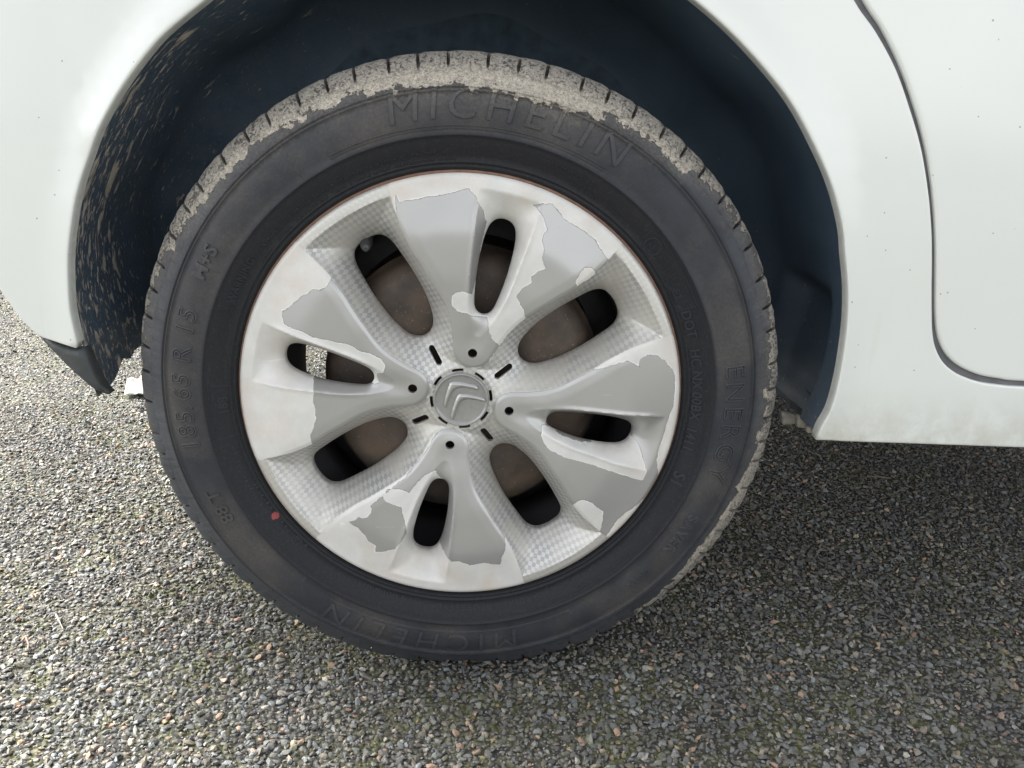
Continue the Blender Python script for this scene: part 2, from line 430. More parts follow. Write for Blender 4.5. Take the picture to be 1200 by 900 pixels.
Fc = [tuple(range(n_)), tuple(range(2*n_-1, n_-1, -1))]+[(i, i+n_, (i+1) % n_+n_, (i+1) % n_) for i in range(n_)]
mesh_obj('cabin', V, Fc, M_PAINT, car, smooth=False, loc=HUB)
wv = [(-.30, .66), (-.25, 1.02), (-.1, 1.08), (.7, 1.10), (1.24, 1.08), (1.24, .66)]
mesh_obj('side_window', [(x, .031+max(0, (z-.6))*.22, z) for x, z in wv], [tuple(range(len(wv)))], M_GLASS, car, smooth=False, loc=HUB)
V, Fc = [], []
tail = [(-.64, .10), (-.665, .35), (-.665, .9), (-.665, 1.35), (-.64, 1.60), (-.56, 1.68)]
m = len(tail)
for z in (.03, .2, .45, .60): V += [(x, y, z) for x, y in tail]
for k in range(3):
    for i in range(m-1): Fc.append((k*m+i, k*m+i+1, (k+1)*m+i+1, (k+1)*m+i))
b = len(V); V += [(1.30, 1.68, .03-.08), (1.30, 1.68, .60), (-.56, 1.68, .60), (-.56, 1.68, .03)]; Fc.append((b, b+1, b+2, b+3))
b = len(V); V += [(1.30, .02, -.045), (1.30, 1.68, -.045), (1.30, 1.68, .6), (1.30, .02, .6)]; Fc.append((b, b+1, b+2, b+3))
mesh_obj('tail_and_far_side', V, Fc, M_PAINT, car, smooth=False, loc=HUB)

# ------------------------------------------------------------------ wheel
rim_prof = [(.196, .012), (.1985, .008), (.2015, .007), (.2025, .010), (.2010, .016), (.196, .020), (.1885, .024), (.1855, .032), (.183, .060), (.168, .075), (.168, .110), (.180, .125), (.182, .17), (.199, .19), (.197, .192), (.178, .173), (.175, .127), (.163, .112), (.163, .073), (.178, .058), (.181, .03), (.190, .016)]
V, Fc = lathe(rim_prof+[rim_prof[0]], 200)
t = NT('rusty_rim_edge'); g = t.obj()
rimr = t.n('VectorMath', {0: g}, operation='LENGTH').outputs['Value']
yy = t.n('SeparateXYZ', {0: g}).outputs[1]
rust = t.math('MULTIPLY', t.mr(yy, .022, .016), 1.0)
col = t.mix(rust, (.030, .030, .033), t.mix(t.mr(t.noise(g, 120, 5), .3, .7), (.20, .115, .08), (.33, .2, .15)))
M_RIM = t.out(color=col, rough=.7, normal=t.bump(t.noise(g, 400, 4), .3, .001))
wheel = mesh_obj('wheel', V, Fc, M_RIM, car, loc=HUB)
WHEEL = wheel

def tyre_mat(ref, name='tyre_rubber', k=1.0):
    t = NT(name); g = t.obj(ref); sp = t.n('SeparateXYZ', {0: g}); x, y, z = sp.outputs
    r = t.math('SQRT', t.math('ADD', t.math('MULTIPLY', x, x), t.math('MULTIPLY', z, z)))
    ang = t.math('ADD', t.math('DIVIDE', t.math('ARCTAN2', z, x), 2*math.pi), .5)
    fc = t.n('FloatCurve', {'Value': ang}); cv = fc.mapping.curves[0]
    # angle (degrees) -> inner radius of the dried mud (mm)
    tab = [(-180, 296), (-150, 303), (-110, 303), (-75, 298), (-58, 290), (-40, 281), (-25, 276), (-8, 281), (8, 284), (22, 291), (35, 291), (45, 285), (53, 276), (60, 277), (66, 270), (75, 264), (90, 267), (105, 271), (118, 274), (130, 277), (140, 277), (150, 282), (160, 289), (172, 292), (180, 296)]
    ps = [((a+180)/360, (v-240)/80) for a, v in tab]
    cv.points[0].location = ps[0]; cv.points[1].location = ps[-1]
    for p in ps[1:-1]: cv.points.new(*p)
    fc.mapping.update()
    thr = t.math('ADD', t.math('MULTIPLY', fc.outputs[0], .080), .240)
    nz = t.noise(g, 75, 6, .65); nz2 = t.noise(g, 420, 5, .7); nz3 = t.noise(g, 30, 3)
    e = t.math('SUBTRACT', t.math('ADD', r, t.math('MULTIPLY', t.math('SUBTRACT', nz, .5), .034)), thr)
    mud = t.math('MULTIPLY', t.mr(e, 0, .0012), t.mr(t.math('ADD', nz2, t.math('MULTIPLY', e, 60)), .45, .55))
    holes = t.mr(t.math('ADD', t.math('MULTIPLY', nz2, .7), t.math('MULTIPLY', nz, .3)), .40, .47)
    thick = t.mr(e, .004, .018)                                       # solid where deep
    outer = t.mr(r, .279, .289)
    cover = t.math('MAXIMUM', holes, t.math('SUBTRACT', 1, t.math('MULTIPLY', outer, .9)))
    mud = t.math('MULTIPLY', mud, cover)
    spk = t.math('MULTIPLY', t.mr(t.noise(g, 520, 3, .6), .69, .73), t.mr(r, .262, .29, .0, .9))
    spk = t.math('MULTIPLY', spk, t.mr(z, -.15, .1, .2, 1))
    mud = t.math('MAXIMUM', mud, spk)
    mc = t.mix(t.mr(t.noise(g, 260, 6, .75), .35, .65), (.31, .28, .24), (.66, .60, .50))
    mc = t.mix(t.mr(t.noise(g, 800, 4, .7), .52, .62, 0, .75), mc, (.12, .12, .12))
    mc = t.mix(t.math('MULTIPLY', t.mr(r, .278, .290), .55), mc, (.16, .155, .15))
    # dust film on the middle band of the sidewall
    band = t.math('MULTIPLY', t.mr(r, .2305, .233), t.mr(r, .270, .262))
    rot = t.n('Mapping', {0: g}); 
    dn = t.mr(t.noise(g, 9, 4, .6), .42, .62)
    dn = t.math('MULTIPLY', dn, t.mr(nz2, .25, .65, .3, 1.0))
    dust = t.math('MULTIPLY', t.math('MULTIPLY', band, dn), .45)
    base = t.mix(t.mr(nz3, .3, .7), (.025*k, .027*k, .034*k), (.034*k, .037*k, .045*k)); base = t.mix(t.mr(r, .2315, .229), base, (.012*k*k, .013*k*k, .017*k*k))
    base = t.mix(t.math('MULTIPLY', t.mr(nz2, .5, .75), .30), base, (.07, .068, .066))
    base = t.mix(dust, base, (.135, .122, .103))
    sh = t.math('MULTIPLY', t.mr(r, .268, .272), t.mr(t.noise(g, 14, 4), .35, .6, .2, .7))
    base = t.mix(sh, base, (.068, .073, .084))
    fade = t.math('MULTIPLY', t.math('MULTIPLY', t.mr(e, -.016, 0), t.mr(r, .245, .262)), t.mr(nz2, .35, .65, .05, .55))
    fade = t.math('MULTIPLY', fade, t.mr(z, -.2, .05))
    base = t.mix(fade, base, (.20, .18, .155))
    col = t.mix(mud, base, mc)
    # moulded red dot and scratches
    dv = t.n('VectorMath', {0: g, 1: (-.1735, -.004, -.1200)}, operation='SUBTRACT')
    dsp = t.n('SeparateXYZ', {0: dv.outputs[0]})
    dd = t.math('SQRT', t.math('ADD', t.math('MULTIPLY', dsp.outputs[0], dsp.outputs[0]), t.math('MULTIPLY', dsp.outputs[2], dsp.outputs[2])))
    red = t.math('LESS_THAN', t.math('ADD', dd, t.math('MULTIPLY', t.math('SUBTRACT', nz2, .5), .004)), .0036)
    col = t.mix(t.math('MULTIPLY', red, .85), col, (.33, .07, .075))
    h = t.math('ADD', t.math('MULTIPLY', mud, t.mr(nz2, .2, .8, .6, 1.2)), t.math('MULTIPLY', t.noise(g, 1500, 3), .10))
    # worn radial sipe marks on the shoulder
    am = t.math('MULTIPLY', ang, 230); cmb = t.n('CombineXYZ', {0: am, 1: t.math('MULTIPLY', r, 14)})
    rad = t.math('MULTIPLY', t.mr(t.noise(cmb.outputs[0], 1, 3), .35, .65), t.math('MULTIPLY', t.mr(r, .264, .272), .25))
    h = t.math('ADD', h, rad)
    return t.out(color=col, rough=t.mr(mud, 0, 1, .62, .95), spec=.35, normal=t.bump(h, 1.0, .0018))
M_TYRE = tyre_mat(wheel)
M_LET = tyre_mat(wheel, 'scuffed_highlit_rubber', 1.35)  # paler for scuffs, and to paint in the highlights on raised letters

# near sidewall profile (r, y), then tread, then far side
side = [(.1995, .020), (.2000, .012), (.2015, .0065), (.2035, .0035), (.2045, .0028), (.2052, .0038), (.2068, .0036), (.2074, .0022), (.2082, .0020), (.2090, .0028),
        (.2140, .0005), (.2200, -.0025), (.2260, -.0045), (.2294, -.0052), (.2299, -.0060), (.2304, -.0052), (.2380, -.0060), (.2460, -.0060), (.2540, -.0045), (.2600, -.0022),
        (.2640, -.0002), (.2646, -.0012), (.2655, -.0010), (.2660, .0012), (.2672, .0016), (.2678, .0006), (.2686, .0010), (.2692, .0026), (.2760, .0070), (.2815, .0115), (.2835, .0145), (.2850, .0200), (.2865, .0250), (.2880, .0300)]
tread = [(.2910, .040), (.2915, .050), (.2985, .052), (.2993, .072), (.2925, .073), (.2925, .079), (.2995, .080), (.2996, .104), (.2928, .105), (.2928, .111), (.2990, .112), (.2985, .132), (.2915, .134), (.2905, .15)]
far = [(r, .184-y) for r, y in side[::-1]]
sr = np.array([p[0] for p in side]); sy = np.array([p[1] for p in side])
def prof_y(r): return np.interp(r, sr, sy)
V, Fc = lathe(side+tread+far, 420)
V[:, 2] = np.maximum(V[:, 2], -.2955)
o = mesh_obj('tyre', V, Fc, M_TYRE, wheel)
o['label'] = 'black tyre caked with pale dried mud along its upper shoulder'

# shoulder tread blocks, uneven pitch
NB = 68
pitch = 1+.12*np.sin(np.arange(NB)*2.1)+.07*rng.standard_normal(NB)
pitch = pitch/pitch.sum()*2*math.pi
def block_mesh(width, seed):
    r_ = np.random.default_rng(seed)
    # profile from the shoulder step to the first groove, as (r, y)
    pr = [(.2805, .0106), (.2840, .0130), (.2872, .0158), (.2910, .0190), (.2945, .0232), (.2966, .0285), (.2976, .0340), (.2984, .044), (.2986, .0500), (.288, .0505)]
    wds = np.linspace(-.5, .5, 7)*width
    V = []; m = len(pr)
    for k, a in enumerate(wds):
        for i, (r, y) in enumerate(pr):
            edge = .0006 if k in (0, 6) else 0
            j = (r_.random()-.5)*.0008
            taper = 1 if i > 1 else 1.05
            V.append(((r-edge+j)*math.sin(-a*taper), y+edge*.6, (r-edge+j)*math.cos(a*taper)))
    b = len(V)
    for k in (0, 6):
        a = wds[k]
        for i, (r, y) in enumerate(pr): V.append((-(r-.0095)*math.sin(a), min(y+.006, .049), (r-.0095)*math.cos(a)))
    Fc = []
    for k in range(6):
        for i in range(m-1): Fc.append((k*m+i, (k+1)*m+i, (k+1)*m+i+1, k*m+i+1))
    for i in range(m-1):
        Fc.append((i, i+1, b+i+1, b+i)); Fc.append((6*m+i, b+m+i, b+m+i+1, 6*m+i+1))
    me = bpy.data.meshes.new('tread_block'); me.from_pydata(V, [], Fc); me.materials.append(M_TYRE)
    me.polygons.foreach_set('use_smooth', [True]*len(me.polygons)); me.set_sharp_from_angle(angle=math.radians(35)); me.update(); return me
bm_w = [.072, .078, .084, .09]; bmesh_ = [block_mesh(wd_, i) for i, wd_ in enumerate(bm_w)]
a = math.radians(2)
for i in range(NB):
    ac = a+pitch[i]/2; a += pitch[i]
    usable = pitch[i]-.0102
    k = int(np.argmin([abs(wd_-usable) for wd_ in bm_w]))
    ob = bpy.data.objects.new('tread_block', bmesh_[k]); COL.objects.link(ob); ob.parent = wheel
    ob.rotation_euler = (0, -(ac-math.pi/2), 0)
    ob.scale = (usable/bm_w[k], 1, 1)
    # the lowest blocks are pressed flat on the road
    low = -math.sin(ac)*.2986
    if low > .2945: ob.location.z = low-.2948 if low > .2948 else 0

# moulded lettering
def arc_text(name, s, r0, adeg, size, raise_=.0007, outline=False, bold=0.0, spacing=1.0, shear=0, inward=False, label=None):
    c = bpy.data.curves.new(name, 'FONT'); c.body = s; c.size = size; c.align_x = 'CENTER'; c.space_character = spacing; c.shear = shear; c.resolution_u = 3
    if outline: c.fill_mode = 'NONE'; c.bevel_depth = .00080; c.bevel_resolution = 1; c.offset = bold
    else: c.extrude = raise_; c.offset = bold; c.bevel_depth = 0
    o = bpy.data.objects.new('tmp', c); COL.objects.link(o)
    dg = bpy.context.evaluated_depsgraph_get(); me = bpy.data.meshes.new_from_object(o.evaluated_get(dg))
    bpy.data.objects.remove(o); bpy.data.curves.remove(c)
    b = bmesh.new(); b.from_mesh(me); bmesh.ops.triangulate(b, faces=b.faces)
    for _ in range(5):
        es = [e for e in b.edges if e.calc_length() > .0028]
        if not es: break
        bmesh.ops.subdivide_edges(b, edges=es, cuts=1); bmesh.ops.triangulate(b, faces=[f for f in b.faces if len(f.verts) > 3])
    b.to_mesh(me); b.free()
    n = len(me.vertices); P = np.empty(n*3, np.float32); me.vertices.foreach_get('co', P); P = P.reshape(-1, 3).astype(float)
    r = r0+P[:, 1]; ang = math.radians(adeg)-P[:, 0]/r0
    zz = P[:, 2]
    Y = prof_y(r)-(zz if not outline else zz+.0002)
    Q = np.stack([r*np.cos(ang), Y, r*np.sin(ang)], -1).astype(np.float32)
    me.vertices.foreach_set('co', Q.ravel()); me.materials.clear(); me.materials.append(M_LET)
    me.name = name; me.update()
    ob = bpy.data.objects.new(name, me); COL.objects.link(ob); ob.parent = wheel
    return ob
L_ = 'sidewall_lettering'
arc_text(L_, 'MICHELIN', .2430, 81.5, .0350, .0012, bold=0, spacing=1.34, shear=.12)
arc_text(L_, 'MICHELIN', .2405, -98.5, .032, .0010, bold=0, spacing=1.40, shear=.12)
arc_text(L_, '185/65 R 15', .2410, 177, .0235, outline=True, spacing=1.12)
arc_text(L_, '88 T', .2415, 206, .0180, .0012, bold=.0003)
arc_text(L_, 'M+S', .2445, 151.5, .0170, .0013, bold=.0004)
arc_text(L_, 'ENERGY', .2400, -4, .0245, outline=True, spacing=1.30)
arc_text(L_, 'SAVER', .2425, -31.5, .0145, outline=True, spacing=1.1)
arc_text(L_, 'DOT', .2105, 20.2, .0118, .0011, bold=.0003)
arc_text(L_, 'HC NX', .2105, 8.8, .0118, .0011, bold=.0003)
arc_text(L_, '00BX', .2105, -.6, .0118, .0011, bold=.0003)
arc_text(L_, '1411', .2105, -9.2, .0118, .0011, bold=.0003)
arc_text(L_, 'S1', .2115, -20, .0150, .0012, bold=.0004)
arc_text(L_, 'E2', .2105, 28, .0090, .0006, bold=.0002)
arc_text(L_, '0229124', .2155, 34.5, .0065, .0005)
arc_text(L_, '0226124-S', .2095, 34.5, .0065, .0005)
arc_text(L_, 'M', .2115, 41.2, .0090, .0006)
arc_text(L_, 'WARNING', .2150, 151.5, .0085, .0010, bold=.0002, spacing=1.1)
arc_text(L_, '188', .2110, 183, .0110, .0006, bold=.0002)
arc_text(L_, 'RADIAL X TUBELESS', .2120, -82, .0075, .0006, spacing=1.5)
arc_text(L_, 'TREAD PLIES 1 POLYAMIDE', .2190, -50, .0062, .0005, spacing=1.0)
arc_text(L_, 'SIDEWALL 1 POLYESTER 2 STEEL', .2115, -50, .0062, .0005, spacing=1.0)
arc_text(L_, 'MAX LOAD 560 kg', .2190, 66, .0060, .0005)
arc_text(L_, 'MAX PRESS 350 kPa', .2110, 58, .0060, .0005)
arc_text(L_, 'GREEN X', .2440, -46.5, .0085, .0006)
# two rings of minute warning print, far too small to read: rows of tiny moulded ticks
def ribs(items, name, mat=M_LET):
    """items: (r0, a0deg, a1deg, radial width, height) arcs or radial bars"""
    V, Fc = [], []
    for r0, a0, a1, wd_, h in items:
        n = max(1, int(abs(a1-a0)/1.2)); b = len(V)
        for i in range(n+1):
            a_ = math.radians(a0+(a1-a0)*i/n)
            for rr, hh in ((r0-wd_/2, -.0003), (r0-wd_*.3, h), (r0+wd_*.3, h), (r0+wd_/2, -.0003)):
                V.append((rr*math.cos(a_), prof_y(rr)-hh, rr*math.sin(a_)))
        for i in range(n):
            for k in range(3): Fc.append((b+i*4+k, b+i*4+4+k, b+i*4+5+k, b+i*4+1+k))
        Fc.append((b, b+1, b+2, b+3)); e = b+n*4; Fc.append((e+3, e+2, e+1, e))
    return mesh_obj(name, V, Fc, mat, wheel, smooth=False)
it = []
for rr_, a0, a1 in ((.2105, 92, 146), (.2165, 94, 142), (.2140, 192, 200), (.2150, -158, -136), (.2100, -156, -132), (.2120, -118, -104), (.2120, 48, 52)):
    a_ = a0
    while a_ < a1:
        if random.random() < .82: it.append((rr_, a_, a_+random.choice((.28, .42, .55)), random.choice((.0022, .0030)), .0006))
        a_ += .8 if random.random() < .85 else 1.6
o = ribs(it, 'fine_print'); tag(o, kind='stuff')
fr = []
def tick(a_, r0, r1, wdeg=.22, h=.0006): fr.append(((r0+r1)/2, a_-wdeg/2, a_+wdeg/2, r1-r0, h))
# frames round the two maker's names, boxed codes
fr += [(.2375, 60, 118, .0014, .0008), (.2350, 60, 118, .0010, .0006), (.2375, -122, -63, .0014, .0008), (.2655, -122, -63, .0012, .0008)]
for a_ in (60, 118, -122, -63): tick(a_, .236, .264)
for a0, a1 in ((15.5, 25), (4.5, 13.5), (-4, 3), (-13, -5)): fr += [(.2235, a0, a1, .0009, .0007), ]
for a0, a1 in ((-13, -5), (25.8, 30.4)):
    fr += [(.2085, a0, a1, .0009, .0007), (.2225, a0, a1, .0009, .0007)]; tick(a0, .2085, .2225); tick(a1, .2085, .2225)
fr += [(.2255, 24, 44, .0009, .0007), (.2075, 24, 44, .0008, .0006), (.2255, -66, -34, .0009, .0007), (.2085, -66, -34, .0009, .0007), (.2255, 178, 191, .0009, .0007), (.2075, 178, 191, .0008, .0006)]
for a_ in (24, 44, -66, -34, 178, 191): tick(a_, .208, .2255)
for a_ in (125, 152, -129, -55, 54, 44): tick(a_, .231, .262, .18, .0006)
for f_ in fr: ribs([f_], 'moulded_rib')
# warning triangle and a circle mark
def ringmark(cx, cz, r, n, name, rot=0, wd_=.0009):
    V, Fc = [], []
    for i in range(n):
        a_ = 2*math.pi*i/n+rot
        for k, (rr, h) in enumerate(((r-wd_, -.0003), (r-wd_*.5, .0008), (r+wd_*.5, .0008), (r+wd_, -.0003))):
            x = cx+rr*math.cos(a_); z = cz+rr*math.sin(a_); V.append((x, prof_y(math.hypot(x, z))-h, z))
    for i in range(n):
        j = (i+1) % n
        for k in range(3): Fc.append((i*4+k, j*4+k, j*4+k+1, i*4+k+1))
    return mesh_obj(name, V, Fc, M_LET, wheel, smooth=False)
p = (.218*math.cos(math.radians(159.5)), .218*math.sin(math.radians(159.5))); ringmark(*p, .0058, 3, 'warning_triangle', math.radians(159.5), .0012)
p = (.2160*math.cos(math.radians(40.9)), .2160*math.sin(math.radians(40.9))); ringmark(*p, .0075, 28, 'circle_mark'); 

# ------------------------------------------------------------------ wheel cover
PAX = math.radians(77.5)
cre = np.array([(29.8, 0), (30.6, 5), (33, 10), (37.5, 14.5), (44, 17.8), (54, 20.5), (64, 24), (74, 28.5), (84, 35), (96, 46), (110, 59.5), (122, 72), (139, 85.5), (153, 94), (163, 99.5)], float)/1000
cre = spline(cre, .0016)
NH = np.array([(80, 0), (80.8, 3.4), (83, 6.4), (87, 8.6), (95, 10.4), (110, 12.6), (125, 13.8), (140, 14), (150, 13.2), (157, 11.4), (161.5, 8), (163.5, 4), (164, 0)], float)/1000
LH = np.array([(62.5, 0), (63.4, 4.5), (66.5, 9.5), (72, 13.8), (84, 18), (100, 20.6), (118, 21.6), (136, 21), (148, 20), (155, 18), (160, 14), (162.5, 8), (163.5, 0)], float)/1000
def mirror(h):
    h = spline(h, .0018); return np.vstack([h, h[1:-1][::-1]*np.array([1, -1])])
def rot2(P, a): c, s = math.cos(a), math.sin(a); return np.stack([P[:, 0]*c-P[:, 1]*s, P[:, 0]*s+P[:, 1]*c], -1)
NHl, LHl = mirror(NH), mirror(LH)
CR = .1990; RING = .0300
loops = [circle(0, 0, CR, 520)]
kinds = ['o']
for k in range(4):
    loops.append(rot2(NHl, PAX+k*math.pi/2)); kinds.append('n')
    loops.append(rot2(LHl, PAX+math.pi/4+k*math.pi/2)); kinds.append('l')
for k in range(4):
    A = PAX+k*math.pi/2
    loops.append(circle(.0447*math.cos(A), .0447*math.sin(A), .0042, 20)); kinds.append('d')
    # slot
    n = 8; h = .0062; w_ = .0030
    sl = [(.0447+h+w_*math.cos(a_), w_*math.sin(a_)) for a_ in np.linspace(-math.pi/2, math.pi/2, n)]+[(.0447-h+w_*math.cos(a_), w_*math.sin(a_)) for a_ in np.linspace(math.pi/2, 3*math.pi/2, n)]
    loops.append(rot2(np.array(sl), A+math.pi/4)); kinds.append('s')
for k in range(8):
    A = math.radians(7.5+45*k); aa = np.linspace(-.19, .19, 8)
    ds = [(.0284*math.cos(A+q), .0284*math.sin(A+q)) for q in aa]+[(.0257*math.cos(A+q), .0257*math.sin(A+q)) for q in aa[::-1]]
    loops.append(np.array(ds)); kinds.append('g')

rdg = spline(np.array([(60, 0), (62, 3.5), (68, 7.5), (76, 10.5), (86, 13.6), (100, 17), (115, 19.4), (130, 21.2), (150, 23.6), (170, 26), (187.2, 28)], float)/1000, .0016)
def cover_fields(P):
    r = np.hypot(P[:, 0], P[:, 1]); a = np.arctan2(P[:, 1], P[:, 0])-PAX
    af = (a+math.pi/4) % (math.pi/2)-math.pi/4
    u = r*np.cos(af); v = np.abs(r*np.sin(af)); Q = np.stack([u, v], -1)
    dN = pdist(Q, NHl[:len(NHl)//2+1], False)
    c, s = math.cos(-math.pi/4), math.sin(-math.pi/4)
    uL = u*c-v*s; vL = u*s+v*c; QL = np.stack([uL, np.abs(vL)], -1)
    dL = pdist(QL, LHl[:len(LHl)//2+1], False)
    dC = pdist(Q, cre, False)
    # petal side of the crease?
    poly = np.vstack([cre, [(.1985*math.cos(math.radians(31.4)), .1985*math.sin(math.radians(31.4))), (.25, .0), (.03, -.0)]])
    pet = pip(Q, np.vstack([cre, [(.166, .1015), (.30, .15), (.30, -.05), (.0298, -.05)]]))
    return r, u, v, uL, vL, dN, dL, dC, pet
_hr = np.linspace(0, .2, 801); _hk = np.exp(-(np.arange(-60, 61)/26.)**2); _hk /= _hk.sum()
_hv = np.interp(_hr, [0, .024, .030, .045, .07, .11, .15, .19, .2], [-.001, -.001, .0, .001, .004, .0075, .0070, .0012, -.0006])
_hv = np.convolve(np.pad(_hv, 60, mode='edge'), _hk, 'valid')
def hp(r):                                   # general dome of the cover, metres towards the viewer
    return np.interp(r, _hr, _hv)-.0026*np.clip((r-.1945)/.0045, 0, 1)**2.2
def cover_h(P):
    r, u, v, uL, vL, dN, dL, dC, pet = cover_fields(P)
    h = hp(r)
    # valley round the wide openings
    dR = np.maximum(.1890-r, 0); dH = np.maximum(r-RING, 0)
    dE = np.minimum(np.minimum(dC, dR), dH)
    t = dE/(dE+dL+1e-6); t = np.where(r > .189, 0, t)
    D = np.interp(r, [.03, .06, .1, .165, .19], [.020, .024, .031, .033, .031])
    valley = D*t**1.12+.0016*sstep(dE, 0, .003)
    # petals: V-shaped groove between two straight ridges, falling to the narrow opening
    dG = pdist(np.stack([u, v], -1), rdg, False); inG = pip(np.stack([u, v], -1), np.vstack([rdg, [(.24, .034), (.24, -.01), (.0600, -.01)]]))
    dRg = np.maximum(.1875-r, 0); dGe = 1/np.sqrt(1/(dG+1e-6)**2+1/(dRg*1.1+1e-6)**2)
    Dn = np.interp(u, [.07, .08, .12, .164, .19], [.0060, .0070, .0130, .0235, .0235])
    tg_ = dGe/(dGe+dN+1e-6)
    groove = np.where(inG & (r < .1875), Dn*tg_**1.15, 0)-.0010*np.exp(-(dG/.0022)**2)*(1-sstep(r, .165, .185))*sstep(u, .075, .1)
    # shallow trough that runs from the bolt dot into the narrow opening
    trough = .0016*np.exp(-(v/.009)**2)*sstep(u, .040, .058)*(1-sstep(u, .062, .078))
    edge = .0016*sstep(dC, 0, .0030)+.0012*sstep(dC, .0, .012)
    bell = .0030*np.exp(-((dC-.010)/.012)**2)*0
    hpet = h+edge*(1-sstep(r, .150, .190))-groove-trough+bell
    hval = h-valley
    out = np.where(pet, hpet, hval)
    ring = 0*r
    out = np.where(r < .0305, hp(r)+.0010*ring, out)
    return out
# points: grid plus rows hugging the creases
g_ = .00135
gx, gz = np.meshgrid(np.arange(-.2, .2, g_), np.arange(-.2, .2, g_))
gx = gx+(np.arange(gx.shape[0]) % 2)[:, None]*g_*.5
G = np.stack([gx.ravel(), gz.ravel()], -1); rG = np.hypot(G[:, 0], G[:, 1])
G = G[(rG < CR-.0012)]
r, u, v, uL, vL, dN, dL, dC, pet = cover_fields(G)
G = G[(dN > .0007) & (dL > .0007) & (dC > .0009) & (np.abs(np.hypot(G[:, 0], G[:, 1])-.1895) > .0006)]
extra = []
for k in range(4):
    for sg in (1, -1):
        for off in (-.0006, 0, .0006):
            tg = np.gradient(cre, axis=0); nn = np.stack([-tg[:, 1], tg[:, 0]], -1)/np.hypot(tg[:, 0], tg[:, 1])[:, None]
            C_ = (cre+nn*off); C_ = C_[1 if sg < 0 else 0:]
            extra.append(rot2(C_*np.array([1, sg]), PAX+k*math.pi/2))
        for off in (-.0005, .0005):
            tg = np.gradient(rdg, axis=0); nn = np.stack([-tg[:, 1], tg[:, 0]], -1)/np.hypot(tg[:, 0], tg[:, 1])[:, None]
            extra.append(rot2(((rdg+nn*off)[1:])*np.array([1, sg]), PAX+k*math.pi/2))
ex = np.vstack(extra)
for rr in (.1890, .1896, .1955, .1978, .1985): ex = np.vstack([ex, circle(0, 0, rr, 500)])
G = np.vstack([G, ex])
near = np.ones(len(G), bool)
for L, kd in zip(loops, kinds):
    if kd in 'dsg':
        c_ = L.mean(0); R_ = np.max(np.hypot(*(L-c_).T))+.003
        m_ = np.hypot(G[:, 0]-c_[0], G[:, 1]-c_[1]) < R_
        if m_.any():
            s_ = G[m_]; bad = pip(s_, L) | (pdist(s_, L) < .0006); near[np.where(m_)[0][bad]] = False
G = G[near]
dpt = [.012]+[{'n': .006, 'l': .007, 'd': .004, 's': .005, 'g': .003}[k] for k in kinds[1:]]
V, Fc, n0, P2 = sheet(loops, G, lambda P: -cover_h(P), dpt)
# rounded lips round the small openings
Pn = V[:, [0, 2]]
for L, kd in zip(loops, kinds):
    if kd in 'ds':
        pass
r, u, v, uL, vL, dN, dL, dC, pet = cover_fields(Pn)
# grey lacquer that is still on: traced patches
Z = lambda ox, oy: (lambda L: [(ox+x/4.286, oy+y/4.286) for x, y in L])
gray = [
 [(463, 226), (467, 237), (490, 234), (500, 231), (518, 229), (530, 226), (540, 224), (549, 221), (558, 231), (566, 248), (570, 262), (564, 285), (559, 320), (553, 344), (545, 340), (536, 341), (529, 346), (530, 356), (536, 364), (548, 366), (554, 370), (571, 372), (573, 388), (577, 397), (585, 406), (568, 430), (545, 432), (525, 412), (520, 385), (502, 345), (482, 305), (466, 262)],
 [(624.5, 240), (646.7, 239), (656, 249), (662, 257), (670, 262), (683, 270), (698, 281), (703, 290), (712, 304), (722, 304), (700, 328), (688, 325), (674.6, 345), (618.7, 380), (614, 362), (604.7, 346), (611.7, 337), (623, 330), (622, 323), (629, 318), (638.5, 313.7), (636, 303), (636.5, 290), (635, 281), (638, 273), (641, 269), (638.5, 257.7), (634, 250), (630, 245)],
 [(723.7, 424), (735, 421), (744, 427), (749, 430), (749, 421), (754, 417), (758.6, 415), (770, 417), (779.6, 424), (788, 433), (791, 441), (791, 456), (790, 473), (784, 492), (779, 505), (775, 520), (771, 532), (770, 543), (772, 560), (768, 572), (757, 584), (748, 593), (733, 602), (724, 610), (716, 622), (708, 634), (703, 625), (706, 610), (707, 598), (698, 591), (692, 585), (682, 581), (676, 584), (672, 588), (668, 592), (650, 562), (625, 542), (600, 515), (575, 490), (572, 470), (590, 455), (622, 458), (650, 450), (685, 435)],
 [(530, 655), (537, 654), (544, 656), (551, 660), (558, 658.5), (568, 656), (578, 659), (586, 659), (588, 650), (592, 642), (592, 620), (576, 600), (558, 560), (555, 530), (543, 505), (525, 500), (510, 510), (498, 530), (475, 558), (440, 585), (418, 606), (400, 612), (410, 609), (420, 615), (429, 624), (433, 632), (441, 637.7), (440, 646), (450, 644), (464, 640), (470, 632), (476, 624), (477, 614), (474, 605), (473, 598), (471, 591), (462, 588), (452, 584), (449, 578), (455, 571), (467, 569), (474, 571), (481, 575), (483, 570), (486, 567), (495, 557), (503, 552), (511, 549), (513, 555), (522, 565), (524, 580), (520, 620), (514, 642)],
 [(359, 438), (366, 447), (370, 457), (369, 465), (371, 473), (372, 486), (370, 497), (366, 506), (368, 520), (396, 512), (429, 492), (455, 482), (485, 483), (505, 470), (505, 450), (492, 430), (470, 418), (452, 404), (433, 378), (404, 340), (389, 326), (384, 335), (378, 339), (370, 338), (362, 343), (355, 347), (348, 353), (340, 359), (331, 364), (332, 371), (334, 379), (345, 383), (355, 386), (365, 391), (373, 394), (390, 397), (406, 400), (416, 404), (424.7, 410), (433, 411), (441, 415), (449, 421), (452.7, 427), (449, 436), (442, 438), (445, 449), (430, 450), (395, 444), (375, 440)],
]
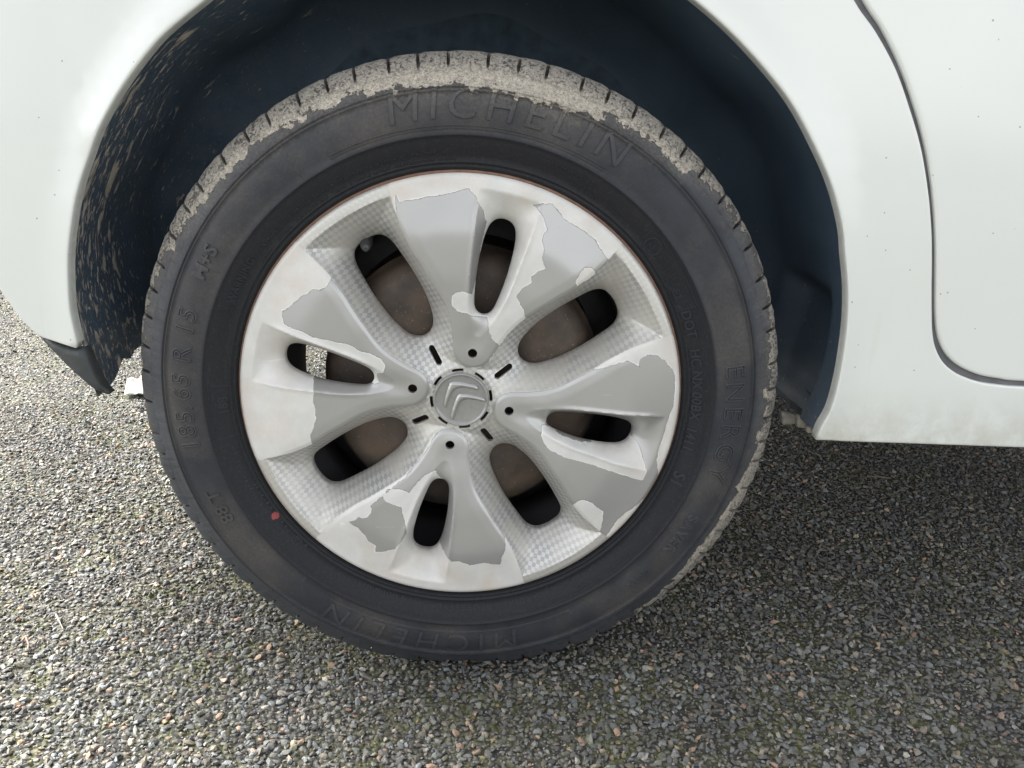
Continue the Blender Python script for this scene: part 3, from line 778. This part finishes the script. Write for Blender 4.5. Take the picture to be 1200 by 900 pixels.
white = [[(426+11*math.cos(a_), 594+10*math.sin(a_)) for a_ in np.linspace(0, 6.28, 14, endpoint=False)],
         [(635, 497), (643, 500), (660, 512), (690, 521), (725, 523), (740, 515), (750, 524), (758.6, 552), (754, 565), (740, 560), (724, 553), (698, 543), (680, 538), (661, 533), (652, 529), (642, 525), (637, 517), (634, 509)],
         [(680, 318), (684, 312), (692, 313), (698, 318), (694, 325), (684, 329), (676, 334), (673, 328)]]
def sd(polys, y):
    best = np.full(len(Pn), -1.0)
    for L in polys:
        q = unproj(L, y)[:, [0, 2]]
        d = pdist(Pn, q); best = np.maximum(best, np.where(pip(Pn, q), d, -d))
    return best
sg_ = np.minimum(sd(gray, -.003), -sd(white, -.003))
sg_ = np.clip(sg_*1000, -30, 30)
# checker coordinates follow each wide opening's axis
ang_ = np.arctan2(Pn[:, 1], Pn[:, 0])-PAX-math.pi/4
kx = np.round(ang_/(math.pi/2))
base_a = PAX+math.pi/4+kx*math.pi/2
U1 = Pn[:, 0]*np.cos(base_a)+Pn[:, 1]*np.sin(base_a); V1 = -Pn[:, 0]*np.sin(base_a)+Pn[:, 1]*np.cos(base_a)
uvk = np.stack([U1*1000, V1*1000, kx], -1)
petf = np.clip(np.where(pet, dC, -dC)*1000, -5, 5)
def cover_mat():
    t = NT('peeling_silver_paint'); g = t.obj(); s = t.attr('lacquer'); pf = t.attr('petal'); uv = t.attr('weave', 'Vector')
    n1 = t.noise(g, 170, 6, .65); n2 = t.noise(g, 500, 4, .6); n3 = t.noise(g, 12, 3)
    sj = t.math('ADD', s, t.math('MULTIPLY', t.math('SUBTRACT', n1, .5), 4.5)); sj = t.math('ADD', sj, t.math('MULTIPLY', t.math('SUBTRACT', t.noise(g, 1100, 4, .7), .5), 1.3))
    lac = t.mr(sj, -.12, .12)
    onpet = t.mr(pf, -.1, .3)
    lac = t.math('MULTIPLY', lac, onpet)
    gcol = t.mix(t.mr(n3, .35, .65), (.42, .42, .415), (.46, .46, .45))
    wcol = t.mix(t.mr(t.noise(g, 38, 5, .6), .3, .7), (.71, .71, .695), (.60, .597, .575))
    x = t.n('SeparateXYZ', {0: g})
    r = t.math('SQRT', t.math('ADD', t.math('MULTIPLY', x.outputs[0], x.outputs[0]), t.math('MULTIPLY', x.outputs[2], x.outputs[2])))
    tan = t.math('MULTIPLY', t.mr(t.noise(g, 24, 5, .65), .42, .68), t.mr(r, .12, .19, .05, .5))
    wcol = t.mix(tan, wcol, (.60, .50, .41))
    # woven check on the recessed parts
    mp = t.n('Mapping', {0: uv}); mp.inputs['Rotation'].default_value = (0, 0, math.radians(45)); mp.inputs['Scale'].default_value = (.285, .285, 0)
    ck = t.n('TexChecker', {'Vector': mp.outputs[0], 'Scale': 1.0}).outputs[1]
    ckv = t.mix(ck, (.42, .42, .42), (.62, .62, .61))
    wear = t.math('MAXIMUM', t.mr(t.noise(g, 28, 5, .6), .38, .60), t.mr(r, .184, .192))
    ckc = t.mix(t.math('MULTIPLY', wear, .85), ckv, (.60, .585, .545))
    col = t.mix(onpet, ckc, t.mix(lac, wcol, gcol))
    # peel rim: painted edge shadow (thin dark line) with a bright flake beside it
    rimm = t.math('MULTIPLY', t.mr(t.math('ABSOLUTE', sj), .45, .1), onpet)
    rimm = t.math('MULTIPLY', rimm, t.mr(n2, .40, .6))
    col = t.mix(t.math('MULTIPLY', rimm, .6), col, (.16, .155, .15))
    lift = t.math('MULTIPLY', t.math('MULTIPLY', t.mr(sj, -1.5, -.5), t.math('SUBTRACT', 1, t.mr(sj, -.45, -.2))), t.math('MULTIPLY', onpet, t.mr(t.noise(g, 60, 3), .44, .56)))
    col = t.mix(t.math('MULTIPLY', lift, .85), col, (.82, .82, .81))
    # thin curved scuffs over the whole cover
    for rx, sc_ in ((.3, (14, 10, 420)), (1.2, (18, 10, 520)), (2.2, (16, 10, 460))):
        mq = t.n('Mapping', {0: g}); mq.inputs['Rotation'].default_value = (0, rx, 0); mq.inputs['Scale'].default_value = sc_
        sq = t.math('MULTIPLY', t.mr(t.noise(mq.outputs[0], 1, 2), .715, .74), t.mr(t.noise(g, 22, 2), .54, .60))
        col = t.mix(t.math('MULTIPLY', sq, .45), col, (.80, .80, .79))
    # patchy brown-grey tint, stronger towards the openings
    hole_tint = t.math('MULTIPLY', t.mr(t.attr('deep'), 6, 0), t.mr(t.noise(g, 60, 5, .7), .35, .65))
    col = t.mix(t.math('MULTIPLY', hole_tint, .42), col, (.30, .27, .235))
    # grime specks
    spk = t.mr(t.noise(g, 900, 2), .72, .76)
    col = t.mix(t.math('MULTIPLY', spk, .5), col, (.2, .18, .15))
    scr = t.n('Mapping', {0: g}); scr.inputs['Rotation'].default_value = (0, .5, 0); scr.inputs['Scale'].default_value = (60, 10, 900)
    sc = t.math('MULTIPLY', t.mr(t.noise(scr.outputs[0], 1, 2), .70, .74), t.mr(t.noise(g, 16, 3), .55, .65))
    sc = t.math('MULTIPLY', sc, t.mr(r, .165, .185))
    col = t.mix(t.math('MULTIPLY', sc, .6), col, (.22, .19, .16))
    h = t.math('ADD', t.math('MULTIPLY', lac, .9), t.math('ADD', t.math('MULTIPLY', n2, .10), t.math('MULTIPLY', t.math('MULTIPLY', ck, t.math('SUBTRACT', 1, onpet)), .15)))
    bm = t.bump(h, .9, .0009)
    metal = t.math('MULTIPLY', t.math('SUBTRACT', 1, t.math('MULTIPLY', t.math('SUBTRACT', 1, lac), onpet)), .42)
    rg = t.mix(onpet, (.45, .45, .45), t.mix(lac, (.30, .30, .30), (.33, .33, .33)))
    return t.out(color=col, rough=rg, metal=metal, normal=bm, spec=.5)
M_COVER = cover_mat()
cover = mesh_obj('wheel_cover', V, Fc, M_COVER, wheel, attrs={'lacquer': ('FLOAT', sg_), 'petal': ('FLOAT', petf), 'weave': ('FLOAT_VECTOR', uvk), 'deep': ('FLOAT', np.clip(np.minimum(dN, dL)*1000, 0, 20))})
cover.data.set_sharp_from_angle(angle=math.radians(50))
cover['label'] = 'scuffed silver wheel cover with four forked petals, lacquer peeling to pale primer'

# centre badge: disc with raised rim and two chevrons
t = NT('badge_silver'); g = t.obj()
M_BADGE = t.out(color=t.mix(t.mr(t.noise(g, 200, 4), .3, .7), (.30, .30, .295), (.35, .35, .34)), rough=.34, metal=.35, normal=t.bump(t.noise(g, 1500, 2), .08, .0003))
M_CHEV = NT('badge_chevron_silver').out(color=(.44, .44, .435), rough=.24, metal=.55)
V, Fc = lathe([(.0002, -.0030), (.010, -.0030), (.0218, -.0028), (.0226, -.0030), (.0232, -.0044), (.0240, -.0048), (.0247, -.0040), (.0250, -.0015), (.0250, .004)], 96)
badge = mesh_obj('centre_badge', V, Fc, M_BADGE, wheel)
ch = [[(398, 560), (408, 505), (430, 430), (450, 386), (475, 377), (520, 379), (560, 386), (640, 404), (660, 416), (674, 440), (650, 441), (600, 432), (548, 425), (505, 432), (480, 448), (462, 478), (440, 530), (418, 590)],
      [(453, 650), (463, 600), (490, 520), (508, 484), (532, 471), (580, 474), (620, 482), (700, 502), (718, 514), (730, 534), (700, 534), (650, 522), (600, 516), (560, 518), (535, 536), (516, 572), (498, 620), (478, 678), (458, 670)]]
for c_ in ch:
    q = unproj([(460+x/6.667, 390+y/6.667) for x, y in c_], -.0035)[:, [0, 2]]
    q = q-np.array([0, 0.0002])
    lo, hi = q.min(0), q.max(0); q = resample(q, .0008, True)
    gx, gz = np.meshgrid(np.arange(lo[0], hi[0], .0006), np.arange(lo[1], hi[1], .0006)); G_ = np.stack([gx.ravel(), gz.ravel()], -1); G_ = G_[pip(G_, q)]; G_ = G_[pdist(G_, q) > .0003]
    V, Fc, _, _ = sheet([q], G_, lambda P: -.0040-np.minimum(pdist(P, q)*.75, .0016), .0015)
    mesh_obj('chevron', V, Fc, M_CHEV, wheel)

# what shows through the openings: drum, hub face, valve
t = NT('rusty_drum'); g = t.obj(); s_ = t.n('SeparateXYZ', {0: g}); r = t.math('SQRT', t.math('ADD', t.math('MULTIPLY', s_.outputs[0], s_.outputs[0]), t.math('MULTIPLY', s_.outputs[2], s_.outputs[2])))
rc = t.mix(t.mr(t.noise(g, 26, 5, .6), .35, .65), (.050, .040, .033), (.120, .086, .064))
rc = t.mix(t.mr(t.noise(g, 400, 3), .66, .72, 0, .5), rc, (.35, .3, .25))
rc = t.mix(t.mr(t.noise(g, 9, 3), .55, .7, 0, .5), rc, (.05, .05, .052))
M_DRUM = t.out(color=rc, rough=.55, metal=.25, normal=t.bump(t.noise(g, 180, 5, .7), .3, .0015))
V, Fc = lathe([(.001, .040), (.040, .040), (.060, .036), (.085, .0335), (.112, .036), (.124, .042), (.1295, .051), (.1300, .060), (.1335, .061), (.1335, .066), (.130, .070), (.130, .115), (.135, .120), (.135, .135), (.001, .135)], 128)
mesh_obj('brake_drum', V, Fc, M_DRUM, wheel)
V, Fc = lathe([(.10, .128), (.130, .126), (.150, .130), (.176, .128), (.176, .134), (.150, .136), (.130, .132), (.10, .134)], 90, a0=math.radians(-160), a1=math.radians(168), close=False)
mesh_obj('dark_infill_plate', V, Fc, M_BLACK, car, loc=HUB)  # added dark plate, blocks the view so the openings read black
V, Fc = lathe([(.0005, 0), (.0028, 0), (.0034, .0010), (.0038, .0050), (.0046, .0056), (.0050, .012), (.0062, .015), (.0070, .032), (.0085, .045)], 24)
va = math.radians(123.2); vp = .1570
vv = np.array(V); vv = np.stack([vv[:, 0]+vp*math.cos(va)+vv[:, 1]*.25*math.cos(va), vv[:, 1]+.018, vv[:, 2]+vp*math.sin(va)+vv[:, 1]*.25*math.sin(va)], -1)
M_VALVE = simple('grey_rubber_valve', (.05, .052, .056), .5)
mesh_obj('valve_stem', vv, Fc, M_VALVE, wheel)

# ------------------------------------------------------------------ ground
def ground_mat():
    t = NT('asphalt_binder'); g = t.n('NewGeometry').outputs['Position']
    v = t.vor(g, 150); c = t.vor(g, 150, out=1); sc = t.n('SeparateColor', {0: c})
    stone = t.mix(sc.outputs[0], (.10, .10, .10), (.26, .255, .24))
    stone = t.mix(t.math('GREATER_THAN', sc.outputs[1], .95), stone, (.42, .27, .19))
    col = t.mix(t.mr(v, .25, .5), stone, (.040, .038, .035))
    moss = t.math('MULTIPLY', t.mr(t.noise(g, 9, 4, .6), .38, .66), t.mr(t.noise(g, 95, 4, .6), .42, .55))
    col = t.mix(t.math('MULTIPLY', moss, .75), col, (.11, .115, .035))
    h = t.math('SUBTRACT', 1, v)
    return t.out(color=col, rough=.85, normal=t.bump(h, 1.0, .004))
M_GROUND = ground_mat()
gv = [(-60, -40, -.0025), (60, -40, -.0025), (60, 80, -.0025), (-60, 80, -.0025)]
gr = mesh_obj('asphalt_ground', gv, [(0, 1, 2, 3)], M_GROUND, None, smooth=False); tag(gr, kind='structure')

def chips():
    ico_v = []; phi = (1+5**.5)/2
    for a_, b_ in ((1, phi), (1, -phi), (-1, phi), (-1, -phi)): ico_v += [(0, a_, b_), (a_, b_, 0), (b_, 0, a_)]
    ico_v = np.array(ico_v)/math.hypot(1, phi)
    b = bmesh.new(); [b.verts.new(v_) for v_ in ico_v]; bmesh.ops.convex_hull(b, input=b.verts); b.faces.ensure_lookup_table(); b.verts.index_update()
    ico_f = np.array([[v_.index for v_ in f.verts] for f in b.faces]); ico_v = np.array([v_.co[:] for v_ in b.verts]); b.free()
    oct_v = np.array([(1, 0, 0), (0, 1, 0), (-1, 0, 0), (0, -1, 0), (.2, .1, 1), (0, 0, -1)], float); oct_v[:4] += np.array([0, 0, .1])
    oct_f = np.array([(0, 1, 4), (1, 2, 4), (2, 3, 4), (3, 0, 4)])
    def region(poly, sp, lo, hi, shape):
        poly = np.array(poly, float); l, h = poly.min(0), poly.max(0)
        gx, gy = np.meshgrid(np.arange(l[0], h[0], sp), np.arange(l[1], h[1], sp*.87)); gx = gx+(np.arange(gx.shape[0]) % 2)[:, None]*sp/2
        P = np.stack([gx.ravel(), gy.ravel()], -1)+rng.uniform(-.42, .42, (gx.size, 2))*sp
        P = P[pip(P, poly)]; n = len(P)
        bv, bf = shape; m = len(bv)
        size = lo+(hi-lo)*rng.random(n)**1.9
        sc = np.stack([size*rng.uniform(.9, 1.25, n), size*rng.uniform(.55, .95, n), size*rng.uniform(.35, .6, n)], -1)
        jit = rng.uniform(.60, 1.22, (n, m, 1))+rng.uniform(-.22, .22, (n, m, 3))
        V = bv[None]*jit*sc[:, None, :]
        # tilt then spin
        ta = rng.normal(0, .42, n); tb = rng.normal(0, .42, n)
        ca, sa = np.cos(ta)[:, None], np.sin(ta)[:, None]; y_ = V[..., 1]*ca-V[..., 2]*sa; z_ = V[..., 1]*sa+V[..., 2]*ca; V = np.stack([V[..., 0], y_, z_], -1)
        ca, sa = np.cos(tb)[:, None], np.sin(tb)[:, None]; x_ = V[..., 0]*ca+V[..., 2]*sa; z_ = -V[..., 0]*sa+V[..., 2]*ca; V = np.stack([x_, V[..., 1], z_], -1)
        sp_ = rng.uniform(0, 2*math.pi, n); ca, sa = np.cos(sp_)[:, None], np.sin(sp_)[:, None]
        V = np.stack([V[..., 0]*ca-V[..., 1]*sa, V[..., 0]*sa+V[..., 1]*ca, V[..., 2]], -1)
        V[..., 0] += P[:, 0, None]; V[..., 1] += P[:, 1, None]; V[..., 2] += (-.0018+rng.normal(0, .0006, n))[:, None]
        under = (np.abs(P[:, 0]) < .09) & (P[:, 1] > .01) & (P[:, 1] < .19)
        V[under, :, 2] = np.minimum(V[under, :, 2], .0006)
        F_ = (bf[None]+(np.arange(n)*m)[:, None, None]).reshape(-1, 3)
        # stone colours
        tone = np.exp(rng.normal(0, .34, n)); k = rng.random(n)
        colr = np.stack([.205*tone, .208*tone, .203*tone], -1)
        warm = (k > .55) & (k < .80); colr[warm] *= np.array([1.18, 1.03, .85])
        cool = k < .25; colr[cool] *= np.array([.93, 1.0, 1.06])
        blk = (k > .80) & (k < .88); colr[blk] *= .45
        pnk = (k > .948) & (size > lo+(hi-lo)*.30); colr[pnk] = np.array([.66, .43, .30])*rng.uniform(.7, 1.2, (pnk.sum(), 1))
        lt = (k > .92) & (k < .948); colr[lt] = np.array([.52, .49, .43])*rng.uniform(.7, 1.2, (lt.sum(), 1))
        colr = np.clip(colr, .02, .62)
        C_ = np.repeat(colr[:, None, :], m, 1).reshape(-1, 3)
        return V.reshape(-1, 3), F_, C_
    near = [(-.75, -.30), (.95, -.30), (1.15, .30), (.95, .85), (-1.0, .85), (-1.0, .30)]
    mid = [(-1.0, .85), (.95, .85), (1.1, 1.35), (-.1, 1.35), (-.3, 2.3), (-1.95, 2.3), (-1.25, .85)]
    A = [region(near, .0057, .0012, .0052, (ico_v, ico_f)), region(near, .0068, .0010, .0024, (oct_v, oct_f)), region(mid, .0070, .0022, .0056, (oct_v, oct_f)), region([(-1.25, .85), (-1.0, .85), (-1.0, .1), (-1.2, .1)], .0078, .0026, .0060, (oct_v, oct_f))]
    off = 0; Vs, Fs, Cs = [], [], []
    for V, F_, C_ in A: Vs.append(V); Fs.append(F_+off); Cs.append(C_); off += len(V)
    V = np.vstack(Vs).astype(np.float32); F_ = np.vstack(Fs).astype(np.int32); C_ = np.vstack(Cs)
    me = bpy.data.meshes.new('asphalt_chippings'); me.vertices.add(len(V)); me.vertices.foreach_set('co', V.ravel())
    me.loops.add(F_.size); me.loops.foreach_set('vertex_index', F_.ravel()); me.polygons.add(len(F_))
    me.polygons.foreach_set('loop_start', np.arange(0, F_.size, 3, dtype=np.int32)); me.polygons.foreach_set('loop_total', np.full(len(F_), 3, np.int32))
    at = me.attributes.new('stone', 'FLOAT_COLOR', 'POINT'); at.data.foreach_set('color', np.hstack([C_, np.ones((len(C_), 1))]).astype(np.float32).ravel())
    me.polygons.foreach_set('use_smooth', np.zeros(len(F_), bool))
    me.update(); me.validate()
    t = NT('stone_chip'); g = t.n('NewGeometry').outputs['Position']
    c = t.attr('stone', 'Color'); nz = t.noise(g, 500, 4, .7)
    c = t.mix(t.mr(t.noise(g, 1100, 4, .75), .40, .62, 0, .65), c, (.085, .08, .072)); c = t.mix(t.mr(t.noise(g, 1500, 3, .7), .60, .68, 0, .5), c, (.42, .40, .36))
    c = t.mix(t.mr(t.noise(g, 2.6, 4, .6), .42, .64, 0, .38), c, (.075, .07, .065))
    moss = t.math('MULTIPLY', t.mr(t.noise(g, 9, 4, .6), .38, .66), t.mr(t.noise(g, 95, 4, .6), .52, .60))
    c = t.mix(t.math('MULTIPLY', moss, .6), c, (.115, .125, .025))
    m = t.out(color=c, rough=t.mr(nz, .3, .7, .5, .8), spec=.4, normal=t.bump(nz, .3, .001))
    me.materials.append(m)
    o = bpy.data.objects.new('asphalt_chippings', me); COL.objects.link(o); tag(o, kind='stuff')
    print('chips tris', len(F_))
chips()

# small litter on the road
def gpt(q): 
    d = cF+(q[0]-600)/FPX*cR+(450-q[1])/FPX*cU; t_ = (-HZ-cC[2])/d[2]; p = cC+d*t_; return np.array([p[0], p[1], 0])
def twig(name, pix, rad, col, label, cat='twig'):
    P = np.array([gpt(p) for p in pix]); P[:, 2] = .0045+.002*np.sin(np.arange(len(P))*1.7)
    Q = []
    for i in range(len(P)-1):
        for s_ in np.linspace(0, 1, 5, endpoint=False): Q.append(P[i]*(1-s_)+P[i+1]*s_)
    Q.append(P[-1]); Q = np.array(Q); V, Fc = [], []; k = 6; c0 = Q[0].copy(); c0[2] = 0
    for i, q in enumerate(Q):
        tg = Q[min(i+1, len(Q)-1)]-Q[max(i-1, 0)]; tg /= np.linalg.norm(tg); s_ = np.cross(tg, [0, 0, 1]); s_ /= np.linalg.norm(s_); u_ = np.cross(s_, tg)
        rr = rad*(1-.5*i/len(Q))*random.uniform(.8, 1.2)
        for j in range(k): a_ = 2*math.pi*j/k; V.append(q-c0+rr*(s_*math.cos(a_)+u_*math.sin(a_)))
    for i in range(len(Q)-1):
        for j in range(k): Fc.append((i*k+j, i*k+(j+1) % k, (i+1)*k+(j+1) % k, (i+1)*k+j))
    Fc += [tuple(range(k))[::-1], tuple(range((len(Q)-1)*k, len(Q)*k))]
    o = mesh_obj(name, V, Fc, simple(name+'_bark', col, .8), None, loc=tuple(c0)); tag(o, label, cat)
twig('curled_twig', [(26, 756), (31, 752), (34, 758), (33, 764)], .0012, (.36, .23, .19), 'tiny curled pinkish twig on the asphalt at the lower left')
twig('thin_twig', [(66, 724), (69, 731), (75, 742)], .0009, (.34, .31, .26), 'thin pale straight twig on the asphalt just above the curled one')
twig('grey_stick', [(1016, 561), (1030, 563), (1043, 563)], .0022, (.16, .14, .12), 'short grey stick lying in the shade under the white sill')
# scrap beyond the tyre
P = np.array([gpt(p) for p in [(146, 466), (176, 466), (186, 446), (150, 450)]])
c0 = P.mean(0)
nx_, ny_ = 10, 8; V = []; 
for j in range(ny_):
    for i in range(nx_):
        s_, t_ = i/(nx_-1), j/(ny_-1)
        p = P[0]*(1-s_)*(1-t_)+P[1]*s_*(1-t_)+P[2]*s_*t_+P[3]*(1-s_)*t_
        V.append((p[0]-c0[0], p[1]-c0[1], .006+.006*t_*abs(math.sin(s_*7+1))+.004*random.random()))
Fc = [(j*nx_+i, j*nx_+i+1, (j+1)*nx_+i+1, (j+1)*nx_+i) for j in range(ny_-1) for i in range(nx_-1)]
t = NT('printed_paper'); g = t.obj(); yy = t.n('SeparateXYZ', {0: g}).outputs[1]
pm = t.out(color=t.mix(t.mr(t.math('ADD', yy, t.math('MULTIPLY', t.noise(g, 40), .05)), .035, .055), (.34, .39, .35), (.36, .17, .15)), rough=.5)
o = mesh_obj('paper_scrap', V, Fc, pm, None, loc=(c0[0], c0[1], 0)); tag(o, 'crumpled white and pink scrap on the ground just left of the tyre, behind the car', 'litter')
sm = o.modifiers.new('thickness', 'SOLIDIFY'); sm.thickness = .0006
